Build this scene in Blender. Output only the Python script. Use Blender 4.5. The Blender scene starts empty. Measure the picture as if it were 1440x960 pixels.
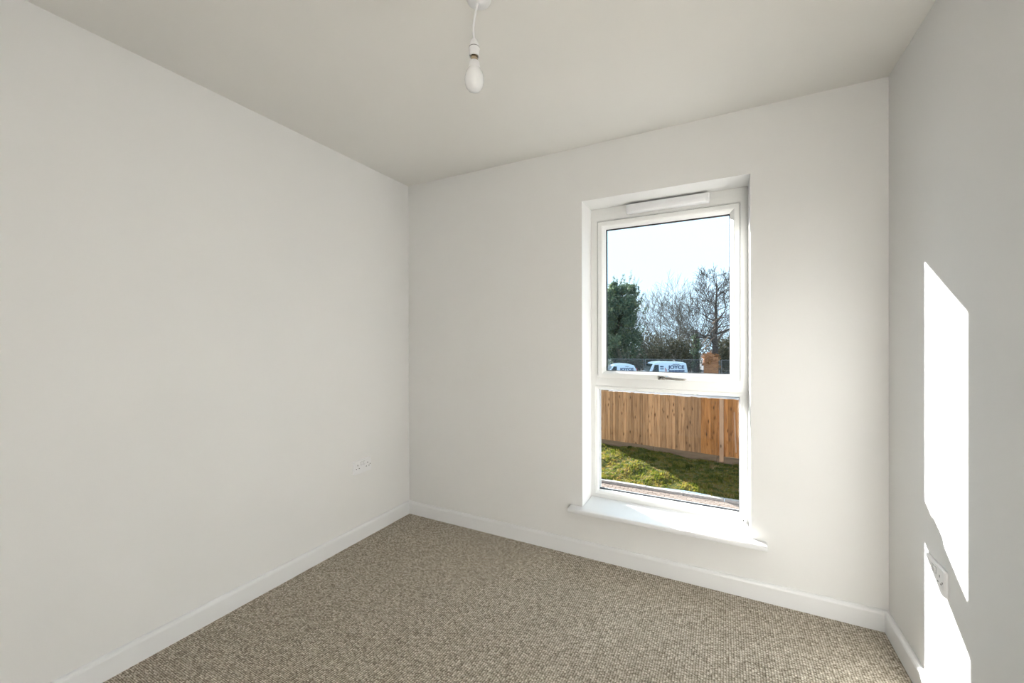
import bpy, bmesh, math, random
from mathutils import Vector, Matrix

random.seed(11)
scene = bpy.context.scene
COL = scene.collection

# ------------------------------------------------------------------ camera
cam_d = bpy.data.cameras.new('camera')
cam_d.sensor_fit = 'HORIZONTAL'
cam_d.sensor_width = 36.0
cam_d.lens = 574.13 / 1440 * 36.0
cam_d.clip_start = 0.02
cam_d.clip_end = 500
cam = bpy.data.objects.new('camera', cam_d)
COL.objects.link(cam)
R_ = Vector((0.88730759, 0.46117148, -0.00247015))
U_ = Vector((0.00118292, 0.00308026, 0.99999456))
F_ = Vector((-0.46117658, 0.88730569, -0.00218761))
M4 = Matrix((R_, U_, -F_)).transposed().to_4x4()
M4.translation = Vector((2.0633, -2.3193, 1.2634))
cam.matrix_world = M4
scene.camera = cam

# ------------------------------------------------------------------ sky, sun, exposure
SUN_DIR = Vector((1.0, -0.69, -0.475)).normalized()      # the way sunlight travels
SUN_STRENGTH = 36.0
SKY_STRENGTH = 1.78
world = bpy.data.worlds.new('world')
scene.world = world
world.use_nodes = True
wn = world.node_tree
for n in list(wn.nodes):
    wn.nodes.remove(n)
bgn = wn.nodes.new('ShaderNodeBackground')          # thin bright haze over the whole sky
bgn.inputs['Color'].default_value = (0.62, 0.83, 1.0, 1)
bgn.inputs['Strength'].default_value = SKY_STRENGTH
won = wn.nodes.new('ShaderNodeOutputWorld')
wn.links.new(bgn.outputs[0], won.inputs['Surface'])

sun_d = bpy.data.lights.new('sun', 'SUN')
sun_d.energy = SUN_STRENGTH
sun_d.angle = math.radians(0.53)
sun_d.color = (1.0, 0.98, 0.95)
sun = bpy.data.objects.new('sun', sun_d)
sun.rotation_euler = SUN_DIR.to_track_quat('-Z', 'Y').to_euler()
sun.location = (-30, 25, 20)
COL.objects.link(sun)

vs = scene.view_settings
vs.view_transform = 'Standard'
vs.look = 'None'
vs.exposure = 0.0
vs.gamma = 1.0
vs.use_curve_mapping = False

# ------------------------------------------------------------------ materials
def newmat(name):
    m = bpy.data.materials.new(name)
    m.use_nodes = True
    nt = m.node_tree
    b = nt.nodes['Principled BSDF']
    return m, nt, b

def N(nt, typ, **kw):
    n = nt.nodes.new(typ)
    for k, v in kw.items():
        if k.startswith('i_'):
            n.inputs[k[2:].replace('_', ' ')].default_value = v
        else:
            setattr(n, k, v)
    return n

def ramp(nt, fac, stops):
    r = nt.nodes.new('ShaderNodeValToRGB')
    els = r.color_ramp.elements
    while len(els) < len(stops):
        els.new(0.5)
    for e, (p, c) in zip(els, stops):
        e.position = p
        e.color = (c[0], c[1], c[2], 1)
    nt.links.new(fac, r.inputs['Fac'])
    return r

def plain(name, col, rough=0.5, metal=0.0, noise=0.0, nscale=20.0, bump=0.0, bscale=200.0, spec=0.5):
    m, nt, b = newmat(name)
    b.inputs['Roughness'].default_value = rough
    b.inputs['Metallic'].default_value = metal
    b.inputs['Specular IOR Level'].default_value = spec
    tc = N(nt, 'ShaderNodeTexCoord')
    nz = N(nt, 'ShaderNodeTexNoise', i_Scale=nscale, i_Detail=4.0)
    nt.links.new(tc.outputs['Object'], nz.inputs['Vector'])
    lo = tuple(c * (1 - noise) for c in col)
    hi = tuple(min(1, c * (1 + noise)) for c in col)
    r = ramp(nt, nz.outputs['Fac'], [(0.3, lo), (0.7, hi)])
    nt.links.new(r.outputs['Color'], b.inputs['Base Color'])
    if bump > 0:
        n2 = N(nt, 'ShaderNodeTexNoise', i_Scale=bscale, i_Detail=3.0)
        nt.links.new(tc.outputs['Object'], n2.inputs['Vector'])
        bp = N(nt, 'ShaderNodeBump', i_Strength=bump, i_Distance=0.002)
        nt.links.new(n2.outputs['Fac'], bp.inputs['Height'])
        nt.links.new(bp.outputs['Normal'], b.inputs['Normal'])
    return m

MT = {}
MT['wall'] = plain('wall_paint', (0.815, 0.81, 0.797), 0.75, noise=0.008, nscale=3, bump=0.05, bscale=260, spec=0.25)
MT['ceiling'] = plain('ceiling_paint', (0.815, 0.80, 0.765), 0.85, noise=0.008, nscale=3, bump=0.04, bscale=220, spec=0.2)
MT['gloss'] = plain('white_gloss_paint', (0.83, 0.835, 0.84), 0.32, noise=0.006, nscale=6, bump=0.02, bscale=120)
MT['upvc'] = plain('white_upvc', (0.84, 0.84, 0.825), 0.28, noise=0.004, nscale=8)
MT['gasket'] = plain('grey_gasket', (0.17, 0.17, 0.165), 0.6, noise=0.05)
MT['black'] = plain('black_spacer', (0.006, 0.007, 0.01), 0.5, noise=0.05)
MT['plastic'] = plain('white_plastic', (0.84, 0.84, 0.85), 0.3, noise=0.005)
MT['chrome'] = plain('chrome', (0.62, 0.60, 0.58), 0.12, metal=1.0, noise=0.02)
MT['slot'] = plain('dark_slot', (0.03, 0.03, 0.03), 0.6, noise=0.05)
MT['brass'] = plain('nickel_cap', (0.62, 0.52, 0.38), 0.25, metal=1.0, noise=0.03)
MT['door'] = plain('white_door_paint', (0.83, 0.83, 0.82), 0.4, noise=0.006)
MT['van'] = plain('white_van_paint', (0.62, 0.74, 0.86), 0.25, noise=0.01)
MT['navy'] = plain('navy_print', (0.03, 0.06, 0.16), 0.5, noise=0.03)
MT['redp'] = plain('red_print', (0.55, 0.12, 0.12), 0.5, noise=0.03)
MT['vglass'] = plain('van_window', (0.02, 0.03, 0.04), 0.08, noise=0.05)
MT['tyre'] = plain('tyre', (0.02, 0.02, 0.022), 0.8, noise=0.1)
MT['vtrim'] = plain('van_trim', (0.05, 0.05, 0.055), 0.6, noise=0.1)
MT['galv'] = plain('galvanised_steel', (0.30, 0.34, 0.38), 0.45, metal=0.4, noise=0.08)
MT['concrete'] = plain('concrete', (0.52, 0.50, 0.47), 0.9, noise=0.12, nscale=14, bump=0.3, bscale=90)
MT['asphalt'] = plain('asphalt', (0.10, 0.10, 0.105), 0.9, noise=0.18, nscale=9, bump=0.4, bscale=60)
MT['lineW'] = plain('white_line_paint', (0.75, 0.75, 0.74), 0.7, noise=0.06)
MT['bark'] = plain('bark', (0.060, 0.052, 0.046), 0.9, noise=0.3, nscale=7)
MT['bark2'] = plain('bark_green_grey', (0.14, 0.13, 0.105), 0.9, noise=0.3, nscale=7)
MT['cutwood'] = plain('split_wood', (0.40, 0.30, 0.23), 0.8, noise=0.2, nscale=9)

# bulb: opal diffuser
m, nt, b = newmat('opal_bulb')
b.inputs['Base Color'].default_value = (0.80, 0.81, 0.82, 1)
b.inputs['Roughness'].default_value = 0.25
b.inputs['Subsurface Weight'].default_value = 0.3
b.inputs['Subsurface Radius'].default_value = (0.02, 0.02, 0.02)
tc = N(nt, 'ShaderNodeTexCoord'); nz = N(nt, 'ShaderNodeTexNoise', i_Scale=40.0)
nt.links.new(tc.outputs['Object'], nz.inputs['Vector'])
r = ramp(nt, nz.outputs['Fac'], [(0.3, (0.86, 0.87, 0.88)), (0.7, (0.88, 0.89, 0.90))])
nt.links.new(r.outputs['Color'], b.inputs['Base Color'])
MT['opal'] = m

# glass: clear pane that lets light straight through, with a little mirror reflection
m, nt, b = newmat('window_glass')
nt.nodes.remove(b)
out = nt.nodes['Material Output']
tr = N(nt, 'ShaderNodeBsdfTransparent'); tr.inputs['Color'].default_value = (0.98, 0.985, 0.983, 1)
gl = N(nt, 'ShaderNodeBsdfGlossy', i_Roughness=0.01)
lw = N(nt, 'ShaderNodeLayerWeight', i_Blend=0.5)
p5 = N(nt, 'ShaderNodeMath', operation='POWER'); p5.inputs[1].default_value = 5.0
fr = N(nt, 'ShaderNodeMath', operation='MULTIPLY_ADD'); fr.inputs[1].default_value = 0.95; fr.inputs[2].default_value = 0.014
nt.links.new(lw.outputs['Facing'], p5.inputs[0]); nt.links.new(p5.outputs[0], fr.inputs[0])
mx = N(nt, 'ShaderNodeMixShader')
nt.links.new(fr.outputs[0], mx.inputs[0]); nt.links.new(tr.outputs[0], mx.inputs[1]); nt.links.new(gl.outputs[0], mx.inputs[2])
nt.links.new(mx.outputs[0], out.inputs['Surface'])
MT['glass'] = m

# carpet: rows of flecked loops running towards the window
m, nt, b = newmat('loop_carpet')
b.inputs['Roughness'].default_value = 0.95
b.inputs['Specular IOR Level'].default_value = 0.1
tc = N(nt, 'ShaderNodeTexCoord')
mp = N(nt, 'ShaderNodeMapping'); mp.inputs['Scale'].default_value = (1 / 0.0095, 1 / 0.0065, 1)
nt.links.new(tc.outputs['Object'], mp.inputs['Vector'])
vo = N(nt, 'ShaderNodeTexVoronoi', i_Scale=1.0, i_Randomness=0.3)
nt.links.new(mp.outputs['Vector'], vo.inputs['Vector'])
sx = N(nt, 'ShaderNodeSeparateColor')
nt.links.new(vo.outputs['Color'], sx.inputs[0])
cr = ramp(nt, sx.outputs[0], [(0.0, (0.36, 0.315, 0.25)), (0.3, (0.53, 0.475, 0.39)), (0.7, (0.62, 0.565, 0.475)), (1.0, (0.80, 0.74, 0.64))])
nz = N(nt, 'ShaderNodeTexNoise', i_Scale=26.0, i_Detail=5.0)
nt.links.new(tc.outputs['Object'], nz.inputs['Vector'])
r2 = ramp(nt, nz.outputs['Fac'], [(0.3, (0.96, 0.96, 0.96)), (0.7, (1.03, 1.03, 1.03))])
mm = N(nt, 'ShaderNodeMix', data_type='RGBA', blend_type='MULTIPLY')
mm.inputs[0].default_value = 1.0
nt.links.new(cr.outputs['Color'], mm.inputs[6]); nt.links.new(r2.outputs['Color'], mm.inputs[7])
rg = ramp(nt, vo.outputs['Distance'], [(0.34, (1, 1, 1)), (0.62, (0.34, 0.31, 0.27))])      # shade between the loops, painted into the colour
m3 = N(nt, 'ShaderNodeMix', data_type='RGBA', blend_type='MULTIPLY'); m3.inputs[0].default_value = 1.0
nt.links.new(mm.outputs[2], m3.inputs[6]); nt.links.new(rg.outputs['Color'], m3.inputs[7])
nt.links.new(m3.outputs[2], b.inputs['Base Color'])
inv = N(nt, 'ShaderNodeMath', operation='SUBTRACT'); inv.inputs[0].default_value = 0.7
nt.links.new(vo.outputs['Distance'], inv.inputs[1])
bp = N(nt, 'ShaderNodeBump', i_Strength=0.9, i_Distance=0.004)
nt.links.new(inv.outputs[0], bp.inputs['Height']); nt.links.new(bp.outputs['Normal'], b.inputs['Normal'])
MT['carpet'] = m

# brick
def brickmat(name, c1, c2, mortar, rot=True):
    m, nt, b = newmat(name)
    b.inputs['Roughness'].default_value = 0.9
    tc = N(nt, 'ShaderNodeTexCoord')
    mp = N(nt, 'ShaderNodeMapping')
    if rot:
        mp.inputs['Rotation'].default_value = (math.radians(90), 0, 0)
    nt.links.new(tc.outputs['Object'], mp.inputs['Vector'])
    br = N(nt, 'ShaderNodeTexBrick', i_Scale=1.0)
    br.inputs['Brick Width'].default_value = 0.225
    br.inputs['Row Height'].default_value = 0.075
    br.inputs['Mortar Size'].default_value = 0.008
    br.inputs['Color1'].default_value = (*c1, 1); br.inputs['Color2'].default_value = (*c2, 1); br.inputs['Mortar'].default_value = (*mortar, 1)
    nt.links.new(mp.outputs['Vector'], br.inputs['Vector'])
    nt.links.new(br.outputs['Color'], b.inputs['Base Color'])
    bp = N(nt, 'ShaderNodeBump', i_Strength=0.6, i_Distance=0.01, invert=True)
    nt.links.new(br.outputs['Fac'], bp.inputs['Height']); nt.links.new(bp.outputs['Normal'], b.inputs['Normal'])
    return m
MT['brick'] = brickmat('house_brick', (0.32, 0.13, 0.08), (0.40, 0.18, 0.11), (0.45, 0.42, 0.38))
MT['oldbrick'] = brickmat('orange_brick', (0.55, 0.22, 0.08), (0.38, 0.14, 0.055), (0.26, 0.20, 0.15))

# per-object random variation: fence boards, paving blocks
def varmat(name, base, dark, rough=0.85, grain=(18, 18, 1.6), spread=0.28, knots=True):
    m, nt, b = newmat(name)
    b.inputs['Roughness'].default_value = rough
    b.inputs['Specular IOR Level'].default_value = 0.2
    oi = N(nt, 'ShaderNodeObjectInfo')
    tc = N(nt, 'ShaderNodeTexCoord')
    mp = N(nt, 'ShaderNodeMapping'); mp.inputs['Scale'].default_value = grain
    nt.links.new(tc.outputs['Object'], mp.inputs['Vector'])
    ad = N(nt, 'ShaderNodeVectorMath', operation='ADD')
    sc = N(nt, 'ShaderNodeMath', operation='MULTIPLY'); sc.inputs[1].default_value = 37.0
    nt.links.new(oi.outputs['Random'], sc.inputs[0])
    nt.links.new(mp.outputs['Vector'], ad.inputs[0]); nt.links.new(sc.outputs[0], ad.inputs[1])
    nz = N(nt, 'ShaderNodeTexNoise', i_Scale=1.0, i_Detail=5.0, i_Roughness=0.6)
    nt.links.new(ad.outputs[0], nz.inputs['Vector'])
    r = ramp(nt, nz.outputs['Fac'], [(0.28, dark), (0.5, base), (0.75, tuple(min(1, c * 1.25) for c in base))])
    hs = N(nt, 'ShaderNodeHueSaturation')
    vr = N(nt, 'ShaderNodeMapRange'); vr.inputs['To Min'].default_value = 1 - spread; vr.inputs['To Max'].default_value = 1 + spread
    nt.links.new(oi.outputs['Random'], vr.inputs['Value']); nt.links.new(vr.outputs[0], hs.inputs['Value'])
    nt.links.new(r.outputs['Color'], hs.inputs['Color'])
    last = hs.outputs[0]
    if knots:
        vk = N(nt, 'ShaderNodeTexVoronoi', i_Scale=1.0)
        mk = N(nt, 'ShaderNodeMapping'); mk.inputs['Scale'].default_value = (9, 9, 3.2)
        ak = N(nt, 'ShaderNodeVectorMath', operation='ADD')
        nt.links.new(tc.outputs['Object'], mk.inputs['Vector']); nt.links.new(mk.outputs[0], ak.inputs[0]); nt.links.new(sc.outputs[0], ak.inputs[1])
        nt.links.new(ak.outputs[0], vk.inputs['Vector'])
        rk = ramp(nt, vk.outputs['Distance'], [(0.10, (0.30, 0.26, 0.22)), (0.24, (1, 1, 1))])
        mk2 = N(nt, 'ShaderNodeMix', data_type='RGBA', blend_type='MULTIPLY'); mk2.inputs[0].default_value = 1.0
        nt.links.new(last, mk2.inputs[6]); nt.links.new(rk.outputs['Color'], mk2.inputs[7])
        last = mk2.outputs[2]
    nt.links.new(last, b.inputs['Base Color'])
    bp = N(nt, 'ShaderNodeBump', i_Strength=0.3, i_Distance=0.004)
    nt.links.new(nz.outputs['Fac'], bp.inputs['Height']); nt.links.new(bp.outputs['Normal'], b.inputs['Normal'])
    return m
MT['board_pale'] = varmat('weathered_fence_board', (0.42, 0.245, 0.12), (0.23, 0.12, 0.055))
MT['board_new'] = varmat('orange_fence_board', (0.40, 0.18, 0.055), (0.18, 0.072, 0.022))
MT['post'] = varmat('fence_post_wood', (0.48, 0.31, 0.19), (0.33, 0.20, 0.12), spread=0.08)
MT['gravel'] = varmat('gravel_board_wood', (0.17, 0.12, 0.075), (0.10, 0.07, 0.045), grain=(1.5, 18, 18), spread=0.1, knots=False)
MT['paver'] = varmat('pale_paving_block', (0.17, 0.13, 0.108), (0.125, 0.095, 0.078), grain=(30, 30, 30), spread=0.12, knots=False)
MT['kerb'] = varmat('pale_kerb_concrete', (0.36, 0.345, 0.325), (0.28, 0.27, 0.25), grain=(20, 20, 20), spread=0.05, knots=False)

def foliage(name, stops, rough=0.6, scale=1.5, trans=0.0):
    m, nt, b = newmat(name)
    b.inputs['Roughness'].default_value = rough
    b.inputs['Specular IOR Level'].default_value = 0.08
    tc = N(nt, 'ShaderNodeTexCoord')
    wn_ = N(nt, 'ShaderNodeTexWhiteNoise', noise_dimensions='3D')
    mp = N(nt, 'ShaderNodeVectorMath', operation='SNAP'); mp.inputs[1].default_value = (0.12, 0.12, 0.12)
    nt.links.new(tc.outputs['Object'], mp.inputs[0]); nt.links.new(mp.outputs[0], wn_.inputs['Vector'])
    nz = N(nt, 'ShaderNodeTexNoise', i_Scale=scale, i_Detail=3.0)
    nt.links.new(tc.outputs['Object'], nz.inputs['Vector'])
    mix = N(nt, 'ShaderNodeMath', operation='ADD')
    h1 = N(nt, 'ShaderNodeMath', operation='MULTIPLY'); h1.inputs[1].default_value = 0.35
    h2 = N(nt, 'ShaderNodeMath', operation='MULTIPLY'); h2.inputs[1].default_value = 0.75
    nt.links.new(wn_.outputs['Value'], h1.inputs[0]); nt.links.new(nz.outputs['Fac'], h2.inputs[0])
    nt.links.new(h1.outputs[0], mix.inputs[0]); nt.links.new(h2.outputs[0], mix.inputs[1])
    r = ramp(nt, mix.outputs[0], stops)
    nt.links.new(r.outputs['Color'], b.inputs['Base Color'])
    if trans > 0:
        tl = N(nt, 'ShaderNodeBsdfTranslucent')
        br = N(nt, 'ShaderNodeHueSaturation', i_Value=1.5, i_Saturation=1.05)
        nt.links.new(r.outputs['Color'], br.inputs['Color']); nt.links.new(br.outputs[0], tl.inputs['Color'])
        mx = N(nt, 'ShaderNodeMixShader'); mx.inputs[0].default_value = trans
        nt.links.new(b.outputs[0], mx.inputs[1]); nt.links.new(tl.outputs[0], mx.inputs[2])
        nt.links.new(mx.outputs[0], nt.nodes['Material Output'].inputs['Surface'])
    return m
MT['conifer'] = foliage('dark_evergreen_leaf', [(0.25, (0.065, 0.105, 0.09)), (0.55, (0.105, 0.155, 0.11)), (0.8, (0.18, 0.225, 0.11))], trans=0.25)
MT['scrub'] = foliage('scrub_leaf', [(0.25, (0.05, 0.065, 0.045)), (0.55, (0.10, 0.10, 0.06)), (0.8, (0.19, 0.15, 0.085))])
MT['deadivy'] = foliage('brown_dead_ivy', [(0.25, (0.16, 0.075, 0.03)), (0.55, (0.40, 0.17, 0.06)), (0.8, (0.56, 0.30, 0.13))])
MT['grass'] = foliage('rough_grass', [(0.28, (0.035, 0.048, 0.010)), (0.48, (0.080, 0.098, 0.015)), (0.62, (0.17, 0.155, 0.030)), (0.8, (0.22, 0.15, 0.05))], scale=3.0, trans=0.5)
MT['soil'] = foliage('mossy_soil', [(0.3, (0.035, 0.045, 0.012)), (0.55, (0.075, 0.075, 0.02)), (0.8, (0.12, 0.085, 0.035))], rough=0.95, scale=4.0)

# ------------------------------------------------------------------ mesh helpers
class MB:
    def __init__(self):
        self.v = []; self.f = []
    def box(self, x0, x1, y0, y1, z0, z1, mat=None):
        b = len(self.v)
        for x, y, z in ((x0, y0, z0), (x1, y0, z0), (x1, y1, z0), (x0, y1, z0), (x0, y0, z1), (x1, y0, z1), (x1, y1, z1), (x0, y1, z1)):
            self.v.append(mat @ Vector((x, y, z)) if mat else Vector((x, y, z)))
        for q in ((0, 3, 2, 1), (4, 5, 6, 7), (0, 1, 5, 4), (1, 2, 6, 5), (2, 3, 7, 6), (3, 0, 4, 7)):
            self.f.append(tuple(b + i for i in q))
        return self
    def face(self, pts):
        b = len(self.v)
        self.v += [Vector(p) for p in pts]
        self.f.append(tuple(range(b, b + len(pts))))
    def loops(self, loops, closed=False, cap=False):
        """skin consecutive rings of points (same count, each ring closed)"""
        n = len(loops[0]); b = len(self.v)
        for l in loops:
            self.v += [Vector(p) for p in l]
        k = len(loops)
        for i in range(k if closed else k - 1):
            a = b + i * n; c = b + ((i + 1) % k) * n
            for j in range(n):
                self.f.append((a + j, a + (j + 1) % n, c + (j + 1) % n, c + j))
        if cap:
            self.f.append(tuple(b + j for j in reversed(range(n))))
            self.f.append(tuple(b + (k - 1) * n + j for j in range(n)))
        return self
    def rects(self, rs, closed=True):
        """mitred frame: rs = list of ((x0,x1,z0,z1), y)"""
        return self.loops([[(x0, y, z0), (x1, y, z0), (x1, y, z1), (x0, y, z1)] for (x0, x1, z0, z1), y in rs], closed=closed)
    def tube(self, pts, rads, n=6, cap=True):
        pts = [Vector(p) for p in pts]
        rings = []
        ref = None
        for i, p in enumerate(pts):
            d = (pts[min(i + 1, len(pts) - 1)] - pts[max(i - 1, 0)])
            if d.length < 1e-9: d = Vector((0, 0, 1))
            d.normalize()
            if ref is None:
                ref = Vector((1, 0, 0)) if abs(d.x) < 0.8 else Vector((0, 1, 0))
            a = d.cross(ref).normalized(); c = d.cross(a).normalized(); ref = -c.cross(d) if False else ref
            r = rads[i] if isinstance(rads, (list, tuple)) else rads
            rings.append([p + (a * math.cos(2 * math.pi * j / n) + c * math.sin(2 * math.pi * j / n)) * r for j in range(n)])
        return self.loops(rings, cap=cap)
    def lathe(self, prof, n=24, origin=(0, 0, 0), cap=True):
        o = Vector(origin)
        return self.loops([[o + Vector((r * math.cos(2 * math.pi * j / n), r * math.sin(2 * math.pi * j / n), z)) for j in range(n)] for r, z in prof], cap=cap)
    def build(self, name, mat, parent=None, smooth=False, bevel=0.0, seg=2, origin=None, weld=False):
        me = bpy.data.meshes.new(name)
        o0 = Vector(origin) if origin else Vector((0, 0, 0))
        me.from_pydata([tuple(p - o0) for p in self.v], [], self.f)
        bm = bmesh.new(); bm.from_mesh(me)
        if weld:
            bmesh.ops.remove_doubles(bm, verts=bm.verts, dist=1e-5)
        if bevel > 0:
            es = [e for e in bm.edges if len(e.link_faces) == 2 and e.calc_face_angle(0) > 0.6]
            bmesh.ops.bevel(bm, geom=es, offset=bevel, segments=seg, profile=0.5, affect='EDGES', clamp_overlap=True)
        bmesh.ops.recalc_face_normals(bm, faces=bm.faces)
        if smooth:
            for f in bm.faces: f.smooth = True
            for e in bm.edges:
                if len(e.link_faces) == 2 and e.calc_face_angle(0) > 0.7: e.smooth = False
        bm.to_mesh(me); bm.free()
        me.materials.append(MT[mat] if isinstance(mat, str) else mat)
        ob = bpy.data.objects.new(name, me)
        ob.location = o0
        COL.objects.link(ob)
        if parent is not None:
            ob.parent = parent
        return ob

def tag(o, label, cat, group=None, kind=None):
    o['label'] = label
    if cat: o['category'] = cat
    if group: o['group'] = group
    if kind: o['kind'] = kind
    return o

def empty(name, loc=(0, 0, 0), rz=0.0):
    o = bpy.data.objects.new(name, None)
    o.location = loc
    o.rotation_euler = (0, 0, rz)
    o.empty_display_size = 0.1
    COL.objects.link(o)
    return o

def rect_in(r, d):
    return (r[0] + d, r[1] - d, r[2] + d, r[3] - d)

# ------------------------------------------------------------------ room shell
W, D, H = 2.695, 3.05, 2.40
WR, YR = 3.12, -1.95      # unseen entry recess, shaped to keep the doorway's reflection off the panes
XL, XR, ZB, ZT = 1.3223, 2.1778, 0.2640, 2.0801      # plastered window opening
T = 0.12

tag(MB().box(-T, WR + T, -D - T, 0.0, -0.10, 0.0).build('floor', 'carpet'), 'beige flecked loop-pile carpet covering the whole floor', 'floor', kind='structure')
tag(MB().box(-T, WR + T, -D - T, 0.306, H, H + 0.14).build('ceiling', 'ceiling'), 'plain off-white painted ceiling above the pendant bulb', 'ceiling', kind='structure')
tag(MB().box(-T, 0, -D, 0.0, 0, H).build('wall_left', 'wall'), 'blank off-white painted wall facing the sunlit wall', 'wall', kind='structure')
wr_ = MB(); wr_.box(W, W + T, YR, 0.0, 0, H); wr_.box(W + T, WR + T, YR, YR + T, 0, H); wr_.box(WR, WR + T, -D, YR, 0, H)
tag(wr_.build('wall_right', 'wall'), 'off-white painted wall with the sunlight patch on it', 'wall', kind='structure')
wf = MB()
wf.box(-T, XL, 0, 0.188, 0, H); wf.box(XR, W + T, 0, 0.188, 0, H)
wf.box(XL, XR, 0, 0.188, ZT, H); wf.box(XL, XR, 0, 0.188, 0, ZB)
wallf = tag(wf.build('wall_far', 'wall'), 'off-white painted wall that holds the tall window', 'wall', kind='structure')
BX0, BX1, BZ0, BZ1 = 1.302, 2.196, 0.245, 2.092
ob = MB()
ob.box(-4.0, BX0, 0.188, 0.306, -2.66, H + 0.14); ob.box(BX1, 6.5, 0.188, 0.306, -2.66, H + 0.14)
ob.box(BX0, BX1, 0.188, 0.306, BZ1, H + 0.14); ob.box(BX0, BX1, 0.188, 0.306, -2.66, BZ0)
ob.build('brick_leaf', 'brick', wallf)
wn_b = MB()
DX0, DX1, DZ = 2.20, 2.98, 2.0
wn_b.box(-T, DX0, -D - T, -D, 0, H); wn_b.box(DX1, WR + T, -D - T, -D, 0, H); wn_b.box(DX0, DX1, -D - T, -D, DZ, H)
tag(wn_b.build('wall_near', 'wall'), 'off-white painted wall with the door in it', 'wall', kind='structure')

# open doorway behind the camera, and the lit hallway it leads to
door = tag(empty('door_1', ((DX0 + DX1) / 2, -D, 0)), 'white flush door standing open in the wall opposite the window', 'door', kind='structure')
def under(mb, name, mat, parent, **kw):
    o = mb.build(name, mat, None, **kw)
    o.parent = parent
    o.location = o.location - Vector(parent.location)
    return o
leaf = under(MB().box(DX1 + 0.004, DX1 + 0.044, -D + 0.018, -D + 0.77, 0.006, DZ - 0.012), 'door_leaf', 'door', door, bevel=0.003)
a = MB()
a.box(DX0, DX0 + 0.012, -D - T, -D, 0, DZ); a.box(DX1 - 0.012, DX1, -D - T, -D, 0, DZ); a.box(DX0, DX1, -D - T, -D, DZ - 0.012, DZ)
a.box(DX0 - 0.055, DX0 + 0.003, -D, -D + 0.016, 0, DZ + 0.055); a.box(DX1 - 0.003, DX1 + 0.055, -D, -D + 0.016, 0, DZ + 0.055); a.box(DX0 - 0.055, DX1 + 0.055, -D, -D + 0.016, DZ - 0.003, DZ + 0.055)
under(a, 'door_frame', 'gloss', door)
a = MB(); a.tube([(DX1 + 0.01, -D + 0.70, 1.0), (DX1 - 0.04, -D + 0.70, 1.0), (DX1 - 0.046, -D + 0.69, 1.0), (DX1 - 0.046, -D + 0.59, 1.0)], 0.009, 10)
under(a, 'door_handle', 'chrome', door, smooth=True)
HX0, HX1, HY0, HY1 = -1.6, WR + T, -D - T - 1.15, -D - T
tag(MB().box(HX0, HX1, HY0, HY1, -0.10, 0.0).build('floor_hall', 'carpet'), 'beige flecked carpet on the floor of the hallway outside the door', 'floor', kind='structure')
tag(MB().box(HX0, HX1, HY0, HY1, H, H + 0.14).build('ceiling_hall', 'ceiling'), 'off-white ceiling of the hallway outside the door', 'ceiling', kind='structure')
tag(MB().box(HX0, HX1, HY0 - T, HY0, 0, H).build('wall_hall_near', 'wall'), 'off-white hallway wall opposite the open door', 'wall', kind='structure')
tag(MB().box(HX0 - T, HX0, HY0, HY1, 0, H).build('wall_hall_left', 'wall'), 'off-white end wall at the long end of the hallway', 'wall', kind='structure')
tag(MB().box(HX1, HX1 + T, HY0, HY1, 0, H).build('wall_hall_right', 'wall'), 'off-white end wall of the hallway beside the open door', 'wall', kind='structure')
tag(MB().box(HX0, -T, HY1, HY1 + T, 0, H).build('wall_hall_far', 'wall'), 'off-white hallway wall running on past the room', 'wall', kind='structure')
# unseen hallway fill lamp, added to brighten the room through the doorway
HALL_FILL_W = 690.0
hl = tag(empty('hall_fill_lamp', (1.2, (HY0 + HY1) / 2, H)), 'unseen round white fill lamp added on the hallway ceiling', 'added fill lamp')
MB().lathe([(0.17, 0.0), (0.17, -0.03), (0.155, -0.036)], 32).build('fill_lamp_base', 'plastic', hl, smooth=True)
ld = bpy.data.lights.new('hall_fill_light', 'AREA'); ld.shape = 'DISK'; ld.size = 0.28; ld.energy = HALL_FILL_W; ld.color = (1.0, 0.99, 0.97)
lo_ = bpy.data.objects.new('hall_fill_light', ld); COL.objects.link(lo_); lo_.parent = hl; lo_.location = (0, 0, -0.045)

# skirting boards with a rounded top edge
SH, ST = 0.0895, 0.018
def skirting(name, p0, p1, inward, label):
    p0 = Vector(p0); p1 = Vector(p1); n = Vector(inward)
    prof = [(0, 0), (ST, 0), (ST, SH - 0.014), (ST - 0.0025, SH - 0.007), (ST - 0.008, SH - 0.0015), (ST - 0.012, SH), (0, SH)]
    mb = MB()
    d = (p1 - p0).normalized()
    # mitred ends
    r0 = [p0 + n * t + d * (t if name in MITRE0 else 0) + Vector((0, 0, z)) for t, z in prof]
    r1 = [p1 + n * t - d * (t if name in MITRE1 else 0) + Vector((0, 0, z)) for t, z in prof]
    mb.loops([r0, r1], cap=True)
    return tag(mb.build(name, 'gloss'), label, 'skirting board', kind='structure')
MITRE0 = {'baseboard_far', 'baseboard_left', 'baseboard_right'}
MITRE1 = {'baseboard_far', 'baseboard_left'}
skirting('baseboard_far', (0, 0, 0), (W, 0, 0), (0, -1, 0), 'white gloss skirting board under the window')
skirting('baseboard_left', (0, -D, 0), (0, 0, 0), (1, 0, 0), 'white gloss skirting board along the blank wall')
skirting('baseboard_right', (W, 0, 0), (W, YR, 0), (-1, 0, 0), 'white gloss skirting board along the sunlit wall')
skirting('baseboard_near', (0, -D, 0), (DX0 - 0.055, -D, 0), (0, 1, 0), 'white gloss skirting board beside the open door')

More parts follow.
